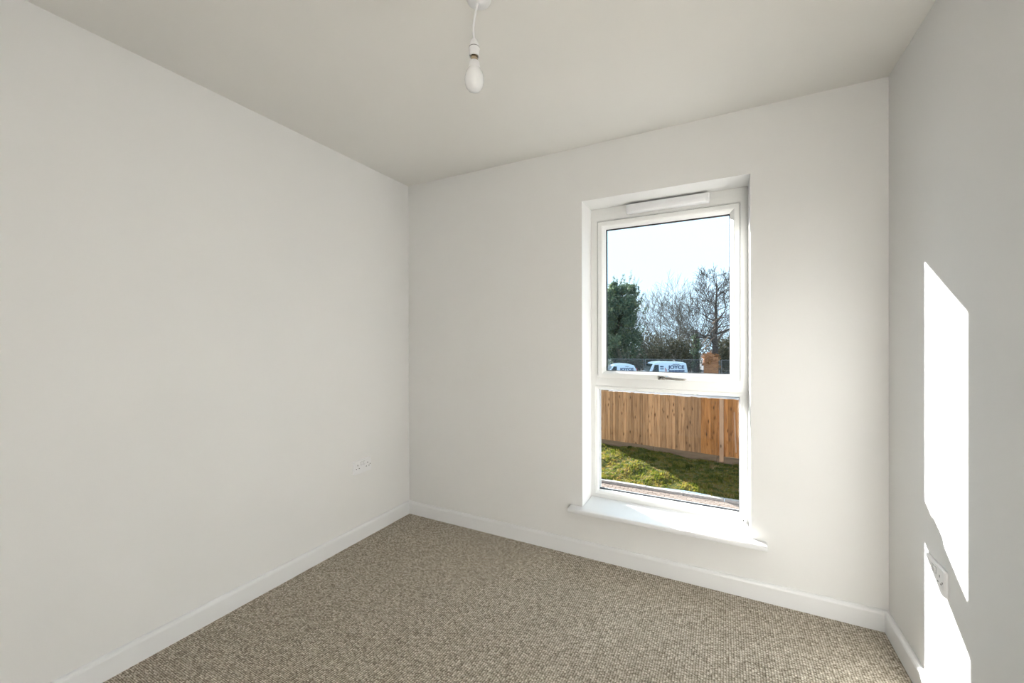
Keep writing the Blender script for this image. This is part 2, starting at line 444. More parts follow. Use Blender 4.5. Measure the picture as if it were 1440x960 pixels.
# ------------------------------------------------------------------ window
YF = 0.186
win = tag(empty('window_1', ((XL + XR) / 2, YF, 0.2889)), 'tall white framed window, opening light above a fixed pane', 'window', kind='structure')
def wp(mb, name, mat, parent=None, **kw):
    o = mb.build(name, mat, None, **kw)
    if parent is None or parent is win:
        o.parent = win
        o.location = o.location - win.location
    else:
        o.parent = parent
        o.location = o.location - (win.location + parent.location)
    return o

FO = (1.308, 2.190, 0.262, 2.047)
FI = (1.3657, 2.1361, 0.318, 2.000)
fr_ = MB()
vis = (1.3257, 2.1761, 0.2846, 2.047)
fr_.rects([(FO, 0.256), (FO, YF), ((FI[0] - 0.006, FI[1] + 0.006, FI[2] - 0.006, FI[3] + 0.006), YF), (FI, YF + 0.005), (FI, 0.256)])
fr_.box(1.308, 2.190, YF + 0.004, 0.25, 2.047, 2.10)            # head extension for the vent
fr_.box(1.308, 2.190, YF - 0.003, YF + 0.02, 2.040, 2.0475)     # clip-on joint of the extension
frame = wp(fr_, 'frame', 'upvc')
t_ = MB()
tz0, tz1 = 0.978, 1.052
prof = [(0.256, tz0), (YF + 0.004, tz0), (YF - 0.004, tz0 + 0.004), (YF - 0.0075, tz0 + 0.014), (YF - 0.0075, tz1 - 0.02), (YF, tz1), (0.256, tz1)]
t_.loops([[(FI[0] - 0.012, y, z) for y, z in prof], [(FI[1] + 0.012, y, z) for y, z in prof]], cap=True)
wp(t_, 'transom', 'upvc', smooth=True)

# opening light
S = (1.3673, 2.1376, 1.0328, 1.9954)
G = (1.4108, 2.0916, 1.0745, 1.9518)
Gx = rect_in(G, -0.007)
s_ = MB()
s_.rects([(S, YF + 0.0005), (S, 0.179), (rect_in(S, 0.002), 0.1755), (rect_in(S, 0.005), 0.174), (rect_in(S, 0.024), 0.174),
          (rect_in(S, 0.0255), 0.1765), (rect_in(S, 0.029), 0.1775), ((G[0] - 0.003, G[1] + 0.003, G[2] - 0.003, G[3] + 0.003), 0.196), (G, 0.201), (G, 0.212), (Gx, 0.212), (Gx, 0.240), (G, 0.240), (G, 0.244), (rect_in(G, -0.012), 0.252), (rect_in(G, -0.030), 0.252), (rect_in(G, -0.030), YF + 0.0005)])
sash = wp(s_, 'sash', 'upvc')
wp(MB().rects([(rect_in(S, -0.0022), 0.187), (rect_in(S, -0.0022), 0.1825), (rect_in(S, 0.003), 0.1825), (rect_in(S, 0.003), 0.187)]), 'gasket', 'gasket', sash)
wp(MB().rects([(Gx, 0.2175), (rect_in(G, 0.003), 0.2175), (rect_in(G, 0.003), 0.2348), (Gx, 0.2348)]), 'spacer_bar', 'black', sash)
gi = rect_in(G, -0.004)
wp(MB().box(gi[0], gi[1], 0.2132, 0.2172, gi[2], gi[3]).box(gi[0], gi[1], 0.2350, 0.2390, gi[2], gi[3]), 'pane', 'glass', sash)

# fixed lower light
L = (1.3607, 2.1365, 0.3314, 0.9562)
LA = (1.3430, 2.1540, 0.3080, 0.9800)
Lx = rect_in(L, -0.007)
l_ = MB()
l_.rects([(LA, 0.1875), (LA, 0.1835), (rect_in(LA, 0.003), 0.182), ((L[0] - 0.006, L[1] + 0.006, L[2] - 0.008, L[3] + 0.008), 0.186), ((L[0] - 0.002, L[1] + 0.002, L[2] - 0.002, L[3] + 0.002), 0.197), (L, 0.201), (L, 0.212), (Lx, 0.212), (Lx, 0.240), (L, 0.240), (L, 0.246), (rect_in(L, -0.012), 0.252), (LA, 0.252)])
bead = wp(l_, 'glazing_bead', 'upvc')
wp(MB().rects([(Lx, 0.2175), (rect_in(L, 0.003), 0.2175), (rect_in(L, 0.003), 0.2348), (Lx, 0.2348)]), 'spacer_bar', 'black', bead)
gi = rect_in(L, -0.004)
wp(MB().box(gi[0], gi[1], 0.2132, 0.2172, gi[2], gi[3]).box(gi[0], gi[1], 0.2350, 0.2390, gi[2], gi[3]), 'pane', 'glass', bead)
# drain / drill hole in the lower frame corner
k_ = MB(); k_.tube([(2.1530, YF - 0.006, 0.2995), (2.1530, YF + 0.004, 0.2995)], 0.0028, 10)
wp(k_, 'drill_hole', 'slot')

# outside sill
o_ = MB()
o_.loops([[(BX0 + 0.002, y, z) for y, z in ((0.20, 0.262), (0.256, 0.262), (0.345, 0.240), (0.345, 0.222), (0.20, 0.246))], [(BX1 - 0.002, y, z) for y, z in ((0.20, 0.262), (0.256, 0.262), (0.345, 0.240), (0.345, 0.222), (0.20, 0.246))]], cap=True)
wp(o_, 'outside_sill', 'upvc')

# window board with a rounded nose and ears
BT = 0.2889
b_ = MB()
outl = [(1.250, -0.066), (2.247, -0.066), (2.247, -0.0005), (XR - 0.0005, -0.0005), (XR - 0.0005, 0.1865), (XL + 0.0005, 0.1865), (XL + 0.0005, -0.0005), (1.250, -0.0005)]
top = [(x, y, BT) for x, y in outl]; bot = [(x, y, BT - 0.0245) for x, y in outl]
b_.loops([bot, top], cap=True)
me_board = wp(b_, 'window_board', 'gloss', bevel=0.007, seg=3, smooth=True)

# trickle vent
v_ = MB()
v_.box(1.5445, 1.9935, 0.146, YF + 0.006, 2.0185, 2.0705)
vent = wp(v_, 'trickle_vent', 'plastic', bevel=0.008, seg=3, smooth=True)
f_ = MB(); f_.box(1.560, 1.977, 0.1375, 0.148, 2.0205, 2.046)
wp(f_, 'vent_flap', 'plastic', vent, bevel=0.004, smooth=True)
for sxp in (1.556, 1.981):
    c_ = MB(); c_.tube([(sxp, 0.1435, 2.0595), (sxp, 0.149, 2.0595)], 0.0042, 12)
    wp(c_, 'screw_cap', 'plastic', vent, smooth=True)

# handle
h_ = MB(); h_.box(1.721, 1.772, 0.166, 0.1765, 1.0345, 1.0585)
handle = wp(h_, 'handle', 'chrome', bevel=0.0045, seg=3, smooth=True)
h_ = MB(); h_.tube([(1.772, 0.176, 1.047), (1.772, 0.154, 1.0465), (1.774, 0.149, 1.046)], [0.0115, 0.0105, 0.009], 14)
wp(h_, 'neck', 'chrome', handle, smooth=True)
h_ = MB()
rings = []
for x, zc, hh, yy in ((1.764, 1.0475, 0.0075, 0.150), (1.780, 1.0465, 0.0085, 0.147), (1.800, 1.0452, 0.0075, 0.144), (1.830, 1.0435, 0.0075, 0.1425), (1.862, 1.0418, 0.0078, 0.143), (1.8765, 1.0410, 0.0065, 0.1445)):
    rings.append([(x, yy + 0.0055 * math.sin(q), zc + hh * math.cos(q)) for q in [2 * math.pi * j / 12 for j in range(12)]])
h_.loops(rings, cap=True)
wp(h_, 'lever', 'chrome', handle, smooth=True)
h_ = MB(); h_.tube([(1.735, 0.1665, 1.0465), (1.735, 0.1640, 1.0465)], 0.0045, 12)
wp(h_, 'key_barrel', 'slot', handle)

# ------------------------------------------------------------------ sockets
def rounded_plate(mb, w, h, t, r=0.006):
    # lies in local XZ, front towards -Y
    pts = []
    for cx, cz, a0 in ((w / 2 - r, h / 2 - r, 0), (-w / 2 + r, h / 2 - r, 90), (-w / 2 + r, -h / 2 + r, 180), (w / 2 - r, -h / 2 + r, 270)):
        for k in range(5):
            a = math.radians(a0 + 22.5 * k)
            pts.append((cx + r * math.cos(a), cz + r * math.sin(a)))
    lo = [(x, 0, z) for x, z in pts]; mid = [(x, -t * 0.55, z) for x, z in pts]
    hi = [(x * (1 - 0.007 / w), -t, z * (1 - 0.007 / h)) for x, z in pts]
    mb.loops([lo, mid, hi], cap=True)

def socket(loc, rz, label):
    root = tag(empty('wall_socket', loc, rz), label, 'socket', 'double wall sockets')
    t = 0.0095
    mb = MB(); rounded_plate(mb, 0.146, 0.086, t)
    mb.build('face_plate', 'plastic', root)
    for s in (-1, 1):
        mb = MB()
        cx = s * 0.0105
        mb.loops([[(cx - 0.0055, -t + 0.001, 0.010), (cx + 0.0055, -t + 0.001, 0.010), (cx + 0.0055, -t + 0.001, 0.029), (cx - 0.0055, -t + 0.001, 0.029)],
                  [(cx - 0.0055, -t - 0.0008, 0.010), (cx + 0.0055, -t - 0.0008, 0.010), (cx + 0.0055, -t - 0.0042, 0.029), (cx - 0.0055, -t - 0.0042, 0.029)]], cap=True)
        sw = mb.build('switch_rocker', 'plastic', root)
        MB().box(cx - 0.0068, cx + 0.0068, -t - 0.0002, -t + 0.001, 0.0088, 0.0302).build('switch_gap', 'gasket', sw)
        c = s * 0.040
        for (px, pz, pw, ph) in ((c, 0.013, 0.0042, 0.0085), (c - 0.0111, -0.0085, 0.0070, 0.0042), (c + 0.0111, -0.0085, 0.0070, 0.0042)):
            MB().box(px - pw / 2, px + pw / 2, -t - 0.0003, -t + 0.002, pz - ph / 2, pz + ph / 2).build('pin_hole', 'slot', root)
        mb = MB(); mb.tube([(s * 0.0605, -t + 0.001, 0.0), (s * 0.0605, -t - 0.0010, 0.0)], 0.0032, 12)
        mb.build('screw', 'gasket' if s > 0 else 'plastic', root)
    return root
socket((0.0002, -0.4430, 0.464), math.radians(90), 'white double socket low on the blank shaded wall')
socket((W - 0.0002, -0.4570, 0.479), math.radians(-90), 'white double socket on the wall with the sunlight patch')

# ------------------------------------------------------------------ pendant light
pend = tag(empty('pendant_light', (1.336, -1.168, H)), 'bare white bulb hanging on a white cord from the ceiling', 'pendant light')
MB().lathe([(0.041, 0.0), (0.041, -0.004), (0.039, -0.010), (0.032, -0.014), (0.010, -0.016), (0.006, -0.020)], 36, (0.0065, 0.0035, 0)).build('ceiling_rose', 'plastic', pend, smooth=True)
MB().tube([(0.004, 0.002, -0.010), (0.000, 0.000, -0.03), (-0.0065, -0.0035, -0.065), (-0.0098, -0.005, -0.095), (-0.0098, -0.005, -0.120), (-0.0075, -0.004, -0.146)], 0.0036, 8).build('cord', 'plastic', pend, smooth=True)
hx, hy = -0.0075, -0.004
hold = MB().lathe([(0.0045, -0.139), (0.010, -0.1405), (0.0125, -0.146), (0.0155, -0.160), (0.0158, -0.166)], 28, (hx, hy, 0)).build('lamp_holder', 'plastic', pend, smooth=True)
MB().lathe([(0.0178, -0.1650), (0.0178, -0.1675)], 28, (hx, hy, 0)).build('joint_ring', 'gasket', hold, smooth=True)
MB().lathe([(0.0178, -0.167), (0.0182, -0.169), (0.0165, -0.1745), (0.0160, -0.189), (0.0170, -0.191), (0.0170, -0.196), (0.0150, -0.196), (0.0145, -0.178)], 28, (hx, hy, 0), cap=False).build('skirt', 'plastic', hold, smooth=True)
bulb = MB().lathe([(0.0135, -0.2105), (0.0162, -0.213), (0.0182, -0.226), (0.0215, -0.238), (0.0278, -0.248), (0.0312, -0.260), (0.0320, -0.271), (0.0309, -0.284), (0.0270, -0.2955), (0.0205, -0.304), (0.0115, -0.3090), (0.002, -0.3105)], 32, (hx, hy, 0)).build('bulb', 'opal', pend, smooth=True)
MB().lathe([(0.0113, -0.176), (0.0113, -0.206), (0.0118, -0.2085), (0.0134, -0.211)], 24, (hx, hy, 0)).build('bayonet_cap', 'brass', bulb, smooth=True)
MB().lathe([(0.0139, -0.2103), (0.0166, -0.213), (0.0187, -0.226), (0.0212, -0.2358), (0.0205, -0.2362)], 32, (hx, hy, 0), cap=False).build('bulb_collar', 'plastic', bulb, smooth=True)

# ------------------------------------------------------------------ outside ground
ZP = -2.64            # path level
def strip(name, mat, rows, xs, label, cat):
    """rows = [(y,z)], one mesh with thickness"""
    mb = MB()
    rings = []
    for (y, z) in rows:
        rings.append([(x, y, z) for x in xs])
    n = len(xs); b = 0
    for rg in rings: mb.v += [Vector(p) for p in rg]
    for i in range(len(rows) - 1):
        for j in range(n - 1):
            mb.f.append((i * n + j, i * n + j + 1, (i + 1) * n + j + 1, (i + 1) * n + j))
    o = mb.build(name, mat)
    return tag(o, label, cat, kind='structure')
strip('access_road', 'asphalt', [(0.0, ZP - 0.02), (5.0, ZP - 0.02)], [-40, 60], 'dark asphalt access road below the window', 'road')
strip('car_park', 'asphalt', [(11.0, ZP - 0.06), (26, ZP - 0.03), (40, ZP - 0.06), (46, ZP - 0.02), (120, ZP + 0.4)], [-90, 90], 'asphalt yard beyond the timber fence where vans park', 'yard')
for (xa, xb, y0) in ((-9, -4.3, 30.2), (-3.4, 1.4, 31.5)):
    tag(MB().box(xa, xb, y0, y0 + 0.14, ZP - 0.06, ZP - 0.035).build('parking_line', 'lineW'), 'white painted line on the asphalt yard near the vans', 'road marking', 'white lines on the asphalt yard', kind='structure')

# block paving
path = MB().box(-10, 14, 4.9, 8.80, ZP - 0.10, ZP - 0.045).build('paved_path', 'concrete')
tag(path, 'pale block paved path below the grass bank', 'path', kind='structure')
bl = MB()
def block_shape(mb, x, y, w, l):
    c = 0.005
    b = len(mb.v)
    z0, z1, z2 = ZP - 0.045, ZP - 0.006, ZP
    mb.loops([[(x, y, z0), (x + w, y, z0), (x + w, y + l, z0), (x, y + l, z0)], [(x, y, z1), (x + w, y, z1), (x + w, y + l, z1), (x, y + l, z1)], [(x + c, y + c, z2), (x + w - c, y + c, z2), (x + w - c, y + l - c, z2), (x + c, y + l - c, z2)]], cap=False)
    k = len(mb.v); mb.f.append((k - 4, k - 3, k - 2, k - 1))
proto = MB(); block_shape(proto, 0, 0, 0.2, 0.1)
pm = proto.build('paving_block', 'paver', path)
pmesh = pm.data; pm_used = False
stuff = MB()
rows = int((8.795 - 4.95) / 0.105)
cnt = 0
for rI in range(rows):
    y = 8.795 - 0.105 * (rI + 1) + 0.004
    off = 0.1 if rI % 2 else 0.0
    x = -9.9 + off
    while x < 13.7:
        if rI < 11 and -1.75 < x < 3.75 and cnt < 296:
            dz = random.uniform(-0.003, 0.001)
            if not pm_used:
                o = pm; pm_used = True
            else:
                o = bpy.data.objects.new('paving_block', pmesh); COL.objects.link(o); o.parent = path
            o.location = (x, y, dz)
            cnt += 1
        else:
            block_shape(stuff, x, y, 0.2, 0.1)
        x += 0.2045
rest = stuff.build('paving_blocks', 'paver', path); rest['kind'] = 'stuff'

# kerb
kerb = tag(empty('kerb', (0, 8.80, ZP)), 'pale concrete kerb between the paving and the grass bank', 'kerb', kind='structure')
kp = MB().box(0, 0.908, 0.004, 0.125, -0.10, 0.055).build('kerb_stone', 'kerb', kerb, bevel=0.012)
for i in range(22):
    o = kp if i == 0 else bpy.data.objects.new('kerb_stone', kp.data)
    if i: COL.objects.link(o); o.parent = kerb
    o.location = (-8.0 + 0.915 * i, random.uniform(-0.003, 0.003), random.uniform(-0.004, 0.003))

# grass bank with tufts
def fence_y(x): return 11.22 - 0.118 * x
def bank_z(x, y):
    t = max(0.0, min(1.0, (y - 8.93) / (11.2 - 8.93)))
    z = ZP + 0.04 + 0.36 * t
    z += 0.035 * math.sin(x * 2.1 + y * 1.3) + 0.02 * math.sin(x * 5.3 - y * 4.1) * min(1, t * 6) 
    return z
bm_ = MB()
nx, ny = 150, 26
for i in range(ny + 1):
    for j in range(nx + 1):
        x = -10 + 24.0 * j / nx; y0 = 8.925; y1 = fence_y(x) + 0.5 if x > -1.9 else 14.0
        y = y0 + (y1 - y0) * i / ny
        bm_.v.append(Vector((x, y, bank_z(x, y) + random.uniform(-0.012, 0.012) * (i > 0))))
for i in range(ny):
    for j in range(nx):
        bm_.f.append((i * (nx + 1) + j, i * (nx + 1) + j + 1, (i + 1) * (nx + 1) + j + 1, (i + 1) * (nx + 1) + j))
bank = tag(bm_.build('grass_bank', 'soil', smooth=True), 'rough mossy bank of grass in front of the timber fence', 'grass bank', kind='structure')
gr = MB()
def tuft(x, y, hmax, nb):
    z = bank_z(x, y) - 0.01
    for k in range(nb):
        a = random.uniform(0, 6.283); h = hmax * random.uniform(0.5, 1.0); w = random.uniform(0.008, 0.018); ln = h * random.uniform(0.3, 1.1)
        ox, oy = random.gauss(0, 0.02), random.gauss(0, 0.02)
        dx, dy = math.cos(a), math.sin(a)
        b = len(gr.v)
        gr.v += [Vector((x + ox - dy * w, y + oy + dx * w, z)), Vector((x + ox + dy * w, y + oy - dx * w, z)), Vector((x + ox + dx * ln, y + oy + dy * ln, z + h))]
        gr.f.append((b, b + 1, b + 2))
for k in range(16000):
    x = random.uniform(-6, 9); y = random.uniform(8.95, (fence_y(x) - 0.03) if x > -1.8 else 12.5)
    nzv = math.sin(x * 3.7 + 1.3 * y) * math.sin(y * 4.9 - x * 1.7) + random.uniform(-0.5, 0.5)
    tuft(x, y, 0.05 + 0.055 * max(0, nzv), 4)
go = gr.build('grass_blades', 'grass'); tag(go, 'short tufted grass and moss growing on the bank', 'grass', kind='stuff')

# ------------------------------------------------------------------ timber fence
FA = math.atan(-0.118)
fx0 = -1.72
fence = tag(empty('timber_fence', (fx0, fence_y(fx0), -2.24), FA), 'close-board timber fence, pale boards turning orange past the change of panel', 'fence')
FH = 1.80
def board_mesh(name, mat, w=0.108):
    mb = MB()
    lo = [(0, 0.0, 0.14), (w, -0.012, 0.14), (w, 0.003, 0.14), (0, 0.006, 0.14)]
    hi = [(x, y, FH) for x, y, z in lo]
    mb.loops([lo, hi], cap=True)
    return mb.build(name, mat)
bp_ = [board_mesh('board', 'board_pale'), board_mesh('board', 'board_new')]
for o in bp_: o.parent = fence
used = [False, False]
pitch = 0.0905
nb = 118
for i in range(nb):
    xloc = i * pitch
    xw = fx0 + xloc * math.cos(FA)
    k = 0 if xw < 1.40 else 1
    if not used[k]:
        o = bp_[k]; used[k] = True
    else:
        o = bpy.data.objects.new('board', bp_[k].data); COL.objects.link(o); o.parent = fence
    o.location = (xloc, random.uniform(-0.003, 0.003), random.uniform(-0.012, 0.010))
    o.rotation_euler = (0, random.uniform(-0.004, 0.004), 0)
for i in range(6):
    MB().box(0, 1.8, -0.022, 0.012, -0.06, 0.145).build('gravel_board', 'gravel', fence, bevel=0.004).location = (i * 1.812, 0, random.uniform(-0.004, 0.004))
for z in (0.30, 0.95, 1.60):
    MB().box(0, nb * pitch, 0.010, 0.055, z, z + 0.085).build('rail', 'post', fence)
for i in range(7):
    MB().box(-0.05, 0.05, 0.012, 0.11, -0.4, FH - 0.03).build('post', 'post', fence).location = (0.05 + i * 1.79, 0, 0)
cov = MB().box(-0.055, 0.055, -0.045, -0.012, -0.02, FH + 0.015).build('cover_post', 'post', fence, bevel=0.005)
cov.location = ((1.995 - fx0) / math.cos(FA), 0, 0)
cov = MB().box(-0.018, 0.018, -0.032, -0.012, 0.30, FH - 0.35).build('batten', 'post', fence)
cov.location = ((2.37 - fx0) / math.cos(FA), 0, 0); cov.rotation_euler = (0, -0.035, 0)
# return run of fence going away from the corner
ret = tag(empty('timber_fence', (fx0 - 0.03, fence_y(fx0) + 0.06, -2.24), math.radians(102)), 'close-board fence running back from the corner of the long fence', 'fence')
for i in range(90):
    o = bpy.data.objects.new('board', bp_[0].data); COL.objects.link(o); o.parent = ret
    o.location = (i * pitch, random.uniform(-0.003, 0.003), random.uniform(-0.012, 0.010) - 0.0)
for z in (0.30, 0.95, 1.60):
    MB().box(0, 90 * pitch, 0.010, 0.055, z, z + 0.085).build('rail', 'post', ret)
for i in range(5):
    MB().box(-0.05, 0.05, 0.012, 0.11, -0.45, FH - 0.03).build('post', 'post', ret).location = (0.08 + i * 1.79, 0, 0)
for i in range(5):
    MB().box(0, 1.62, -0.022, 0.012, -0.4, 0.145).build('gravel_board', 'gravel', ret).location = (i * 1.63, 0, 0)

# ------------------------------------------------------------------ vans
def text_mesh(body, size, name, mat, parent, loc, width=None):
    cu = bpy.data.curves.new('txt', 'FONT')
    cu.body = body; cu.size = size; cu.extrude = 0.004; cu.offset = 0.03 * size
    cu.align_x = 'CENTER'
    tmp = bpy.data.objects.new('txt', cu); COL.objects.link(tmp)
    dg = bpy.context.evaluated_depsgraph_get()
    me = bpy.data.meshes.new_from_object(tmp.evaluated_get(dg))
    bpy.data.objects.remove(tmp)
    me.materials.clear(); me.materials.append(MT[mat])
    o = bpy.data.objects.new(name, me); COL.objects.link(o)
    xs = [v.co.x for v in me.vertices]
    if width:
        k = width / (max(xs) - min(xs))
        for v in me.vertices: v.co.x *= k
    o.parent = parent; o.location = loc; o.rotation_euler = (math.radians(90), 0, 0)
    return o

def make_van(loc, rz, Lg, Wd, Ht, label, big):
    root = tag(empty('van', loc, rz), label, 'van', 'white vans in the yard')
    # side outline (x from front, z), local -Y side faces the window
    g = 0.22
    if big:
        out = [(0.0, 0.45), (0.02, 0.78), (0.18, 0.98), (0.92, 1.10), (1.14, Ht * 0.78), (1.36, Ht * 0.94), (1.70, Ht * 0.985), (Lg * 0.55, Ht), (Lg - 0.40, Ht * 0.975), (Lg - 0.12, Ht * 0.935), (Lg - 0.03, Ht * 0.6), (Lg, 0.60), (Lg, g + 0.10), (Lg - 0.1, g), (0.1, g)]
    else:
        out = [(0.0, 0.42), (0.03, 0.70), (0.16, 0.84), (0.82, 0.96), (1.04, Ht * 0.74), (1.30, Ht * 0.90), (1.66, Ht * 0.98), (Lg * 0.58, Ht), (Lg - 0.75, Ht * 0.98), (Lg - 0.30, Ht * 0.90), (Lg - 0.08, Ht * 0.66), (Lg, 0.60), (Lg, g + 0.10), (Lg - 0.1, g), (0.1, g)]
    def half(z):  # tumblehome
        t = max(0, (z - Ht * 0.5) / (Ht * 0.5))
        return Wd / 2 - 0.14 * t ** 1.6
    mb = MB()
    mb.loops([[(x, -half(z), z) for x, z in out], [(x, -half(z) * 0.9, z + (0.03 if z > Ht * 0.85 else 0)) for x, z in out], [(x, half(z) * 0.9, z + (0.03 if z > Ht * 0.85 else 0)) for x, z in out], [(x, half(z), z) for x, z in out]], cap=True)
    body = mb.build('body', 'van', root, bevel=0.03, seg=2, smooth=True)
    zlo = Ht * 0.56 if big else Ht * 0.60
    zhi = Ht * 0.88 if big else Ht * 0.86
    a0 = 1.22 if big else 1.12
    aw = 0.56 if big else 0.50
    for s in (-1, 1):
        mb = MB()
        q = [(a0, zlo), (a0 + aw, zlo), (a0 + aw, zhi), (a0 + 0.20, zhi)]
        mb.loops([[(x, s * (half(z) - 0.02), z) for x, z in q], [(x, s * (half(z) + 0.006), z) for x, z in q]], cap=True)
        mb.build('side_window', 'vglass', root)
        mb = MB(); mb.box(a0 - 0.02, a0 + 0.10, s * (Wd / 2 + 0.02), s * (Wd / 2 + 0.20), zlo - 0.05, zlo + 0.22)
        mb.build('mirror', 'vtrim', root, bevel=0.03)
        for wx in (0.88, Lg - 0.95):
            mb = MB(); mb.tube([(wx, s * (Wd / 2 - 0.20), 0.33), (wx, s * (Wd / 2 + 0.004), 0.33)], 0.33, 20)
            w = mb.build('wheel', 'tyre', root)
            mb = MB(); mb.tube([(wx, s * (Wd / 2 + 0.0), 0.33), (wx, s * (Wd / 2 + 0.012), 0.33)], [0.21, 0.19], 16)
            mb.build('hub_cap', 'galv', w)
        mb = MB(); mb.box(0.5, Lg - 0.2, s * (Wd / 2 - 0.005), s * (Wd / 2 + 0.014), 0.52, 0.60)
        mb.build('side_trim', 'vtrim', root)
        mb = MB(); mb.box(0.03, 0.22, s * (Wd / 2 - 0.42), s * (Wd / 2 - 0.10), 0.72, 0.92); mb.build('headlight', 'galv', root, bevel=0.02)
        mb = MB(); mb.box(Lg - 0.06, Lg + 0.01, s * (Wd / 2 - 0.26), s * (Wd / 2 - 0.14), 0.85, 1.25); mb.build('tail_light', 'redp', root, bevel=0.01)
    mb = MB()
    p0, p1 = (out[3], out[5])
    z_off = 0.012
    q = []
    for t in (0.10, 0.45, 0.90):
        x = p0[0] + (p1[0] - p0[0]) * t; z = p0[1] + (p1[1] - p0[1]) * t
        # follow the bent outline
        if t == 0.45: x, z = out[4]
        q.append((x - 0.03, z + z_off))
    rings = [[(x, -half(z) + 0.10, z) for x, z in q], [(x, half(z) - 0.10, z) for x, z in q]]
    mb.v += [Vector(p) for rg in rings for p in rg]; mb.f += [(0, 1, 4, 3), (1, 2, 5, 4)]
    k = len(mb.v); mb.v += [Vector((p.x + 0.04, p.y, p.z - 0.03)) for p in mb.v[:k]]
    mb.f += [(6, 9, 10, 7), (7, 10, 11, 8), (0, 3, 9, 6), (2, 8, 11, 5), (0, 6, 7, 1), (1, 7, 8, 2), (3, 4, 10, 9), (4, 5, 11, 10)]
    mb.build('windscreen', 'vglass', root)
    MB().box(-0.05, 0.12, -Wd / 2 + 0.03, Wd / 2 - 0.03, 0.28, 0.55).build('bumper', 'vtrim', root, bevel=0.04)
    MB().box(Lg - 0.08, Lg + 0.05, -Wd / 2 + 0.03, Wd / 2 - 0.03, 0.28, 0.50).build('bumper', 'vtrim', root, bevel=0.03)
    return root, half, a0, zlo, zhi

GV = ZP - 0.06
# large van; length axis runs along the timber fence
va, half, a0, zlo, zhi = make_van((-5.05, 35.62, GV), math.radians(26), 4.32, 1.90, 2.04, 'larger white van with name on its flat side and tall roof', True)
def on_side(z): return -(half(z) + 0.012)
text_mesh('JOYCE', 0.41, 'lettering', 'navy', va, (3.32, on_side(1.57) + 0.002, 1.46), 1.42)
x = 2.64
mbs = MB()
for wd in (0.09, 0.11, 0.10, 0.10, 0.11, 0.09, 0.09, 0.12, 0.10, 0.10, 0.09):
    mbs.box(x, x + wd, on_side(1.27) - 0.004, on_side(1.27) + 0.02, 1.18, 1.33); x += wd + 0.026
mbs.build('lettering', 'navy', va)
mbs = MB(); mbs.box(3.0, 3.6, on_side(1.83) - 0.004, on_side(1.83) + 0.06, 1.81, 1.85); mbs.build('roof_mark', 'navy', va)
mbs = MB()
for (xx, wd) in ((1.90, .07), (2.0, .10), (2.13, .06)): mbs.box(xx, xx + wd, on_side(1.6) - 0.004, on_side(1.6) + 0.03, 1.58, 1.70)
mbs.box(1.90, 2.20, on_side(1.45) - 0.004, on_side(1.45) + 0.03, 1.41, 1.48)
mbs.build('door_lettering', 'navy', va)
mbs = MB(); mbs.box(2.33, 2.37, on_side(1.4) - 0.004, on_side(1.4) + 0.03, 1.16, 1.54); mbs.box(2.44, 2.47, on_side(1.4) - 0.004, on_side(1.4) + 0.03, 1.16, 1.42); mbs.build('red_mark', 'redp', va)

vb, half, a0, zlo, zhi = make_van((-9.1, 37.95, GV - 0.02), math.radians(26), 3.62, 1.75, 1.66, 'smaller white van with rounded roof beside the mesh fence', False)
text_mesh('JOYCE', 0.38, 'lettering', 'navy', vb, (2.60, on_side(1.2) + 0.002, 1.02), 1.36)
mbs = MB(); mbs.box(2.45, 2.80, on_side(1.45) - 0.004, on_side(1.45) + 0.05, 1.40, 1.44); mbs.build('roof_mark', 'navy', vb)

# ------------------------------------------------------------------ temporary mesh fence panels
def mesh_panel_meshes():
    fr = MB(); w, h = 3.45, 2.0
    for x in (0, w): fr.tube([(x, 0, 0.05), (x, 0, h)], 0.021, 8)
    for z in (0.16, h): fr.tube([(0, 0, z), (w, 0, z)], 0.018, 8)
    wr = MB()
    for i in range(1, 58): wr.tube([(w * i / 58, 0, 0.16), (w * i / 58, 0, h)], 0.0035, 4, cap=False)
    for i in range(1, 9): wr.tube([(0, 0, 0.16 + 0.205 * i), (w, 0, 0.16 + 0.205 * i)], 0.0035, 4, cap=False)
    ft = MB(); ft.box(-0.32, 0.32, -0.11, 0.11, 0.0, 0.13)
    return fr, wr, ft
fr, wr, ft = mesh_panel_meshes()
p_lab = ['wire mesh fence panel behind the smaller van', 'wire mesh fence panel behind the larger van', 'wire mesh fence panel between the larger van and the brick pier', 'wire mesh fence panel in front of the tall evergreen', 'wire mesh fence panel just past the brick pier']
def ppos(k): return Vector((-8.75, 41.2, GV - 0.02)) + Vector((math.cos(0.18), math.sin(0.18), 0)) * 3.58 * k
meshes = None
for idx, k in enumerate((0, 1, 2, -1, 3)):
    root = tag(empty('mesh_fence_panel', ppos(k), 0.18), p_lab[idx], 'fence panel', 'temporary mesh fence panels')
    if meshes is None:
        a_ = fr.build('panel_frame', 'galv', root); b2 = wr.build('wire_mesh', 'galv', root); c2 = ft.build('foot_block', 'tyre', root, bevel=0.02)
        b2['kind'] = 'stuff'
        meshes = (a_.data, b2.data, c2.data)
    else:
        for nm, me in zip(('panel_frame', 'wire_mesh', 'foot_block'), meshes):
            o = bpy.data.objects.new(nm, me); COL.objects.link(o); o.parent = root
            if nm == 'wire_mesh': o['kind'] = 'stuff'

# ------------------------------------------------------------------ trees
def rand_dir(d, ang, rnd):
    d = d.normalized()
    ref = Vector((0, 0, 1)) if abs(d.z) < 0.9 else Vector((1, 0, 0))
    a = d.cross(ref).normalized(); b = d.cross(a).normalized()
    th = rnd.uniform(0, 6.283)
    return (d * math.cos(ang) + (a * math.cos(th) + b * math.sin(th)) * math.sin(ang)).normalized()

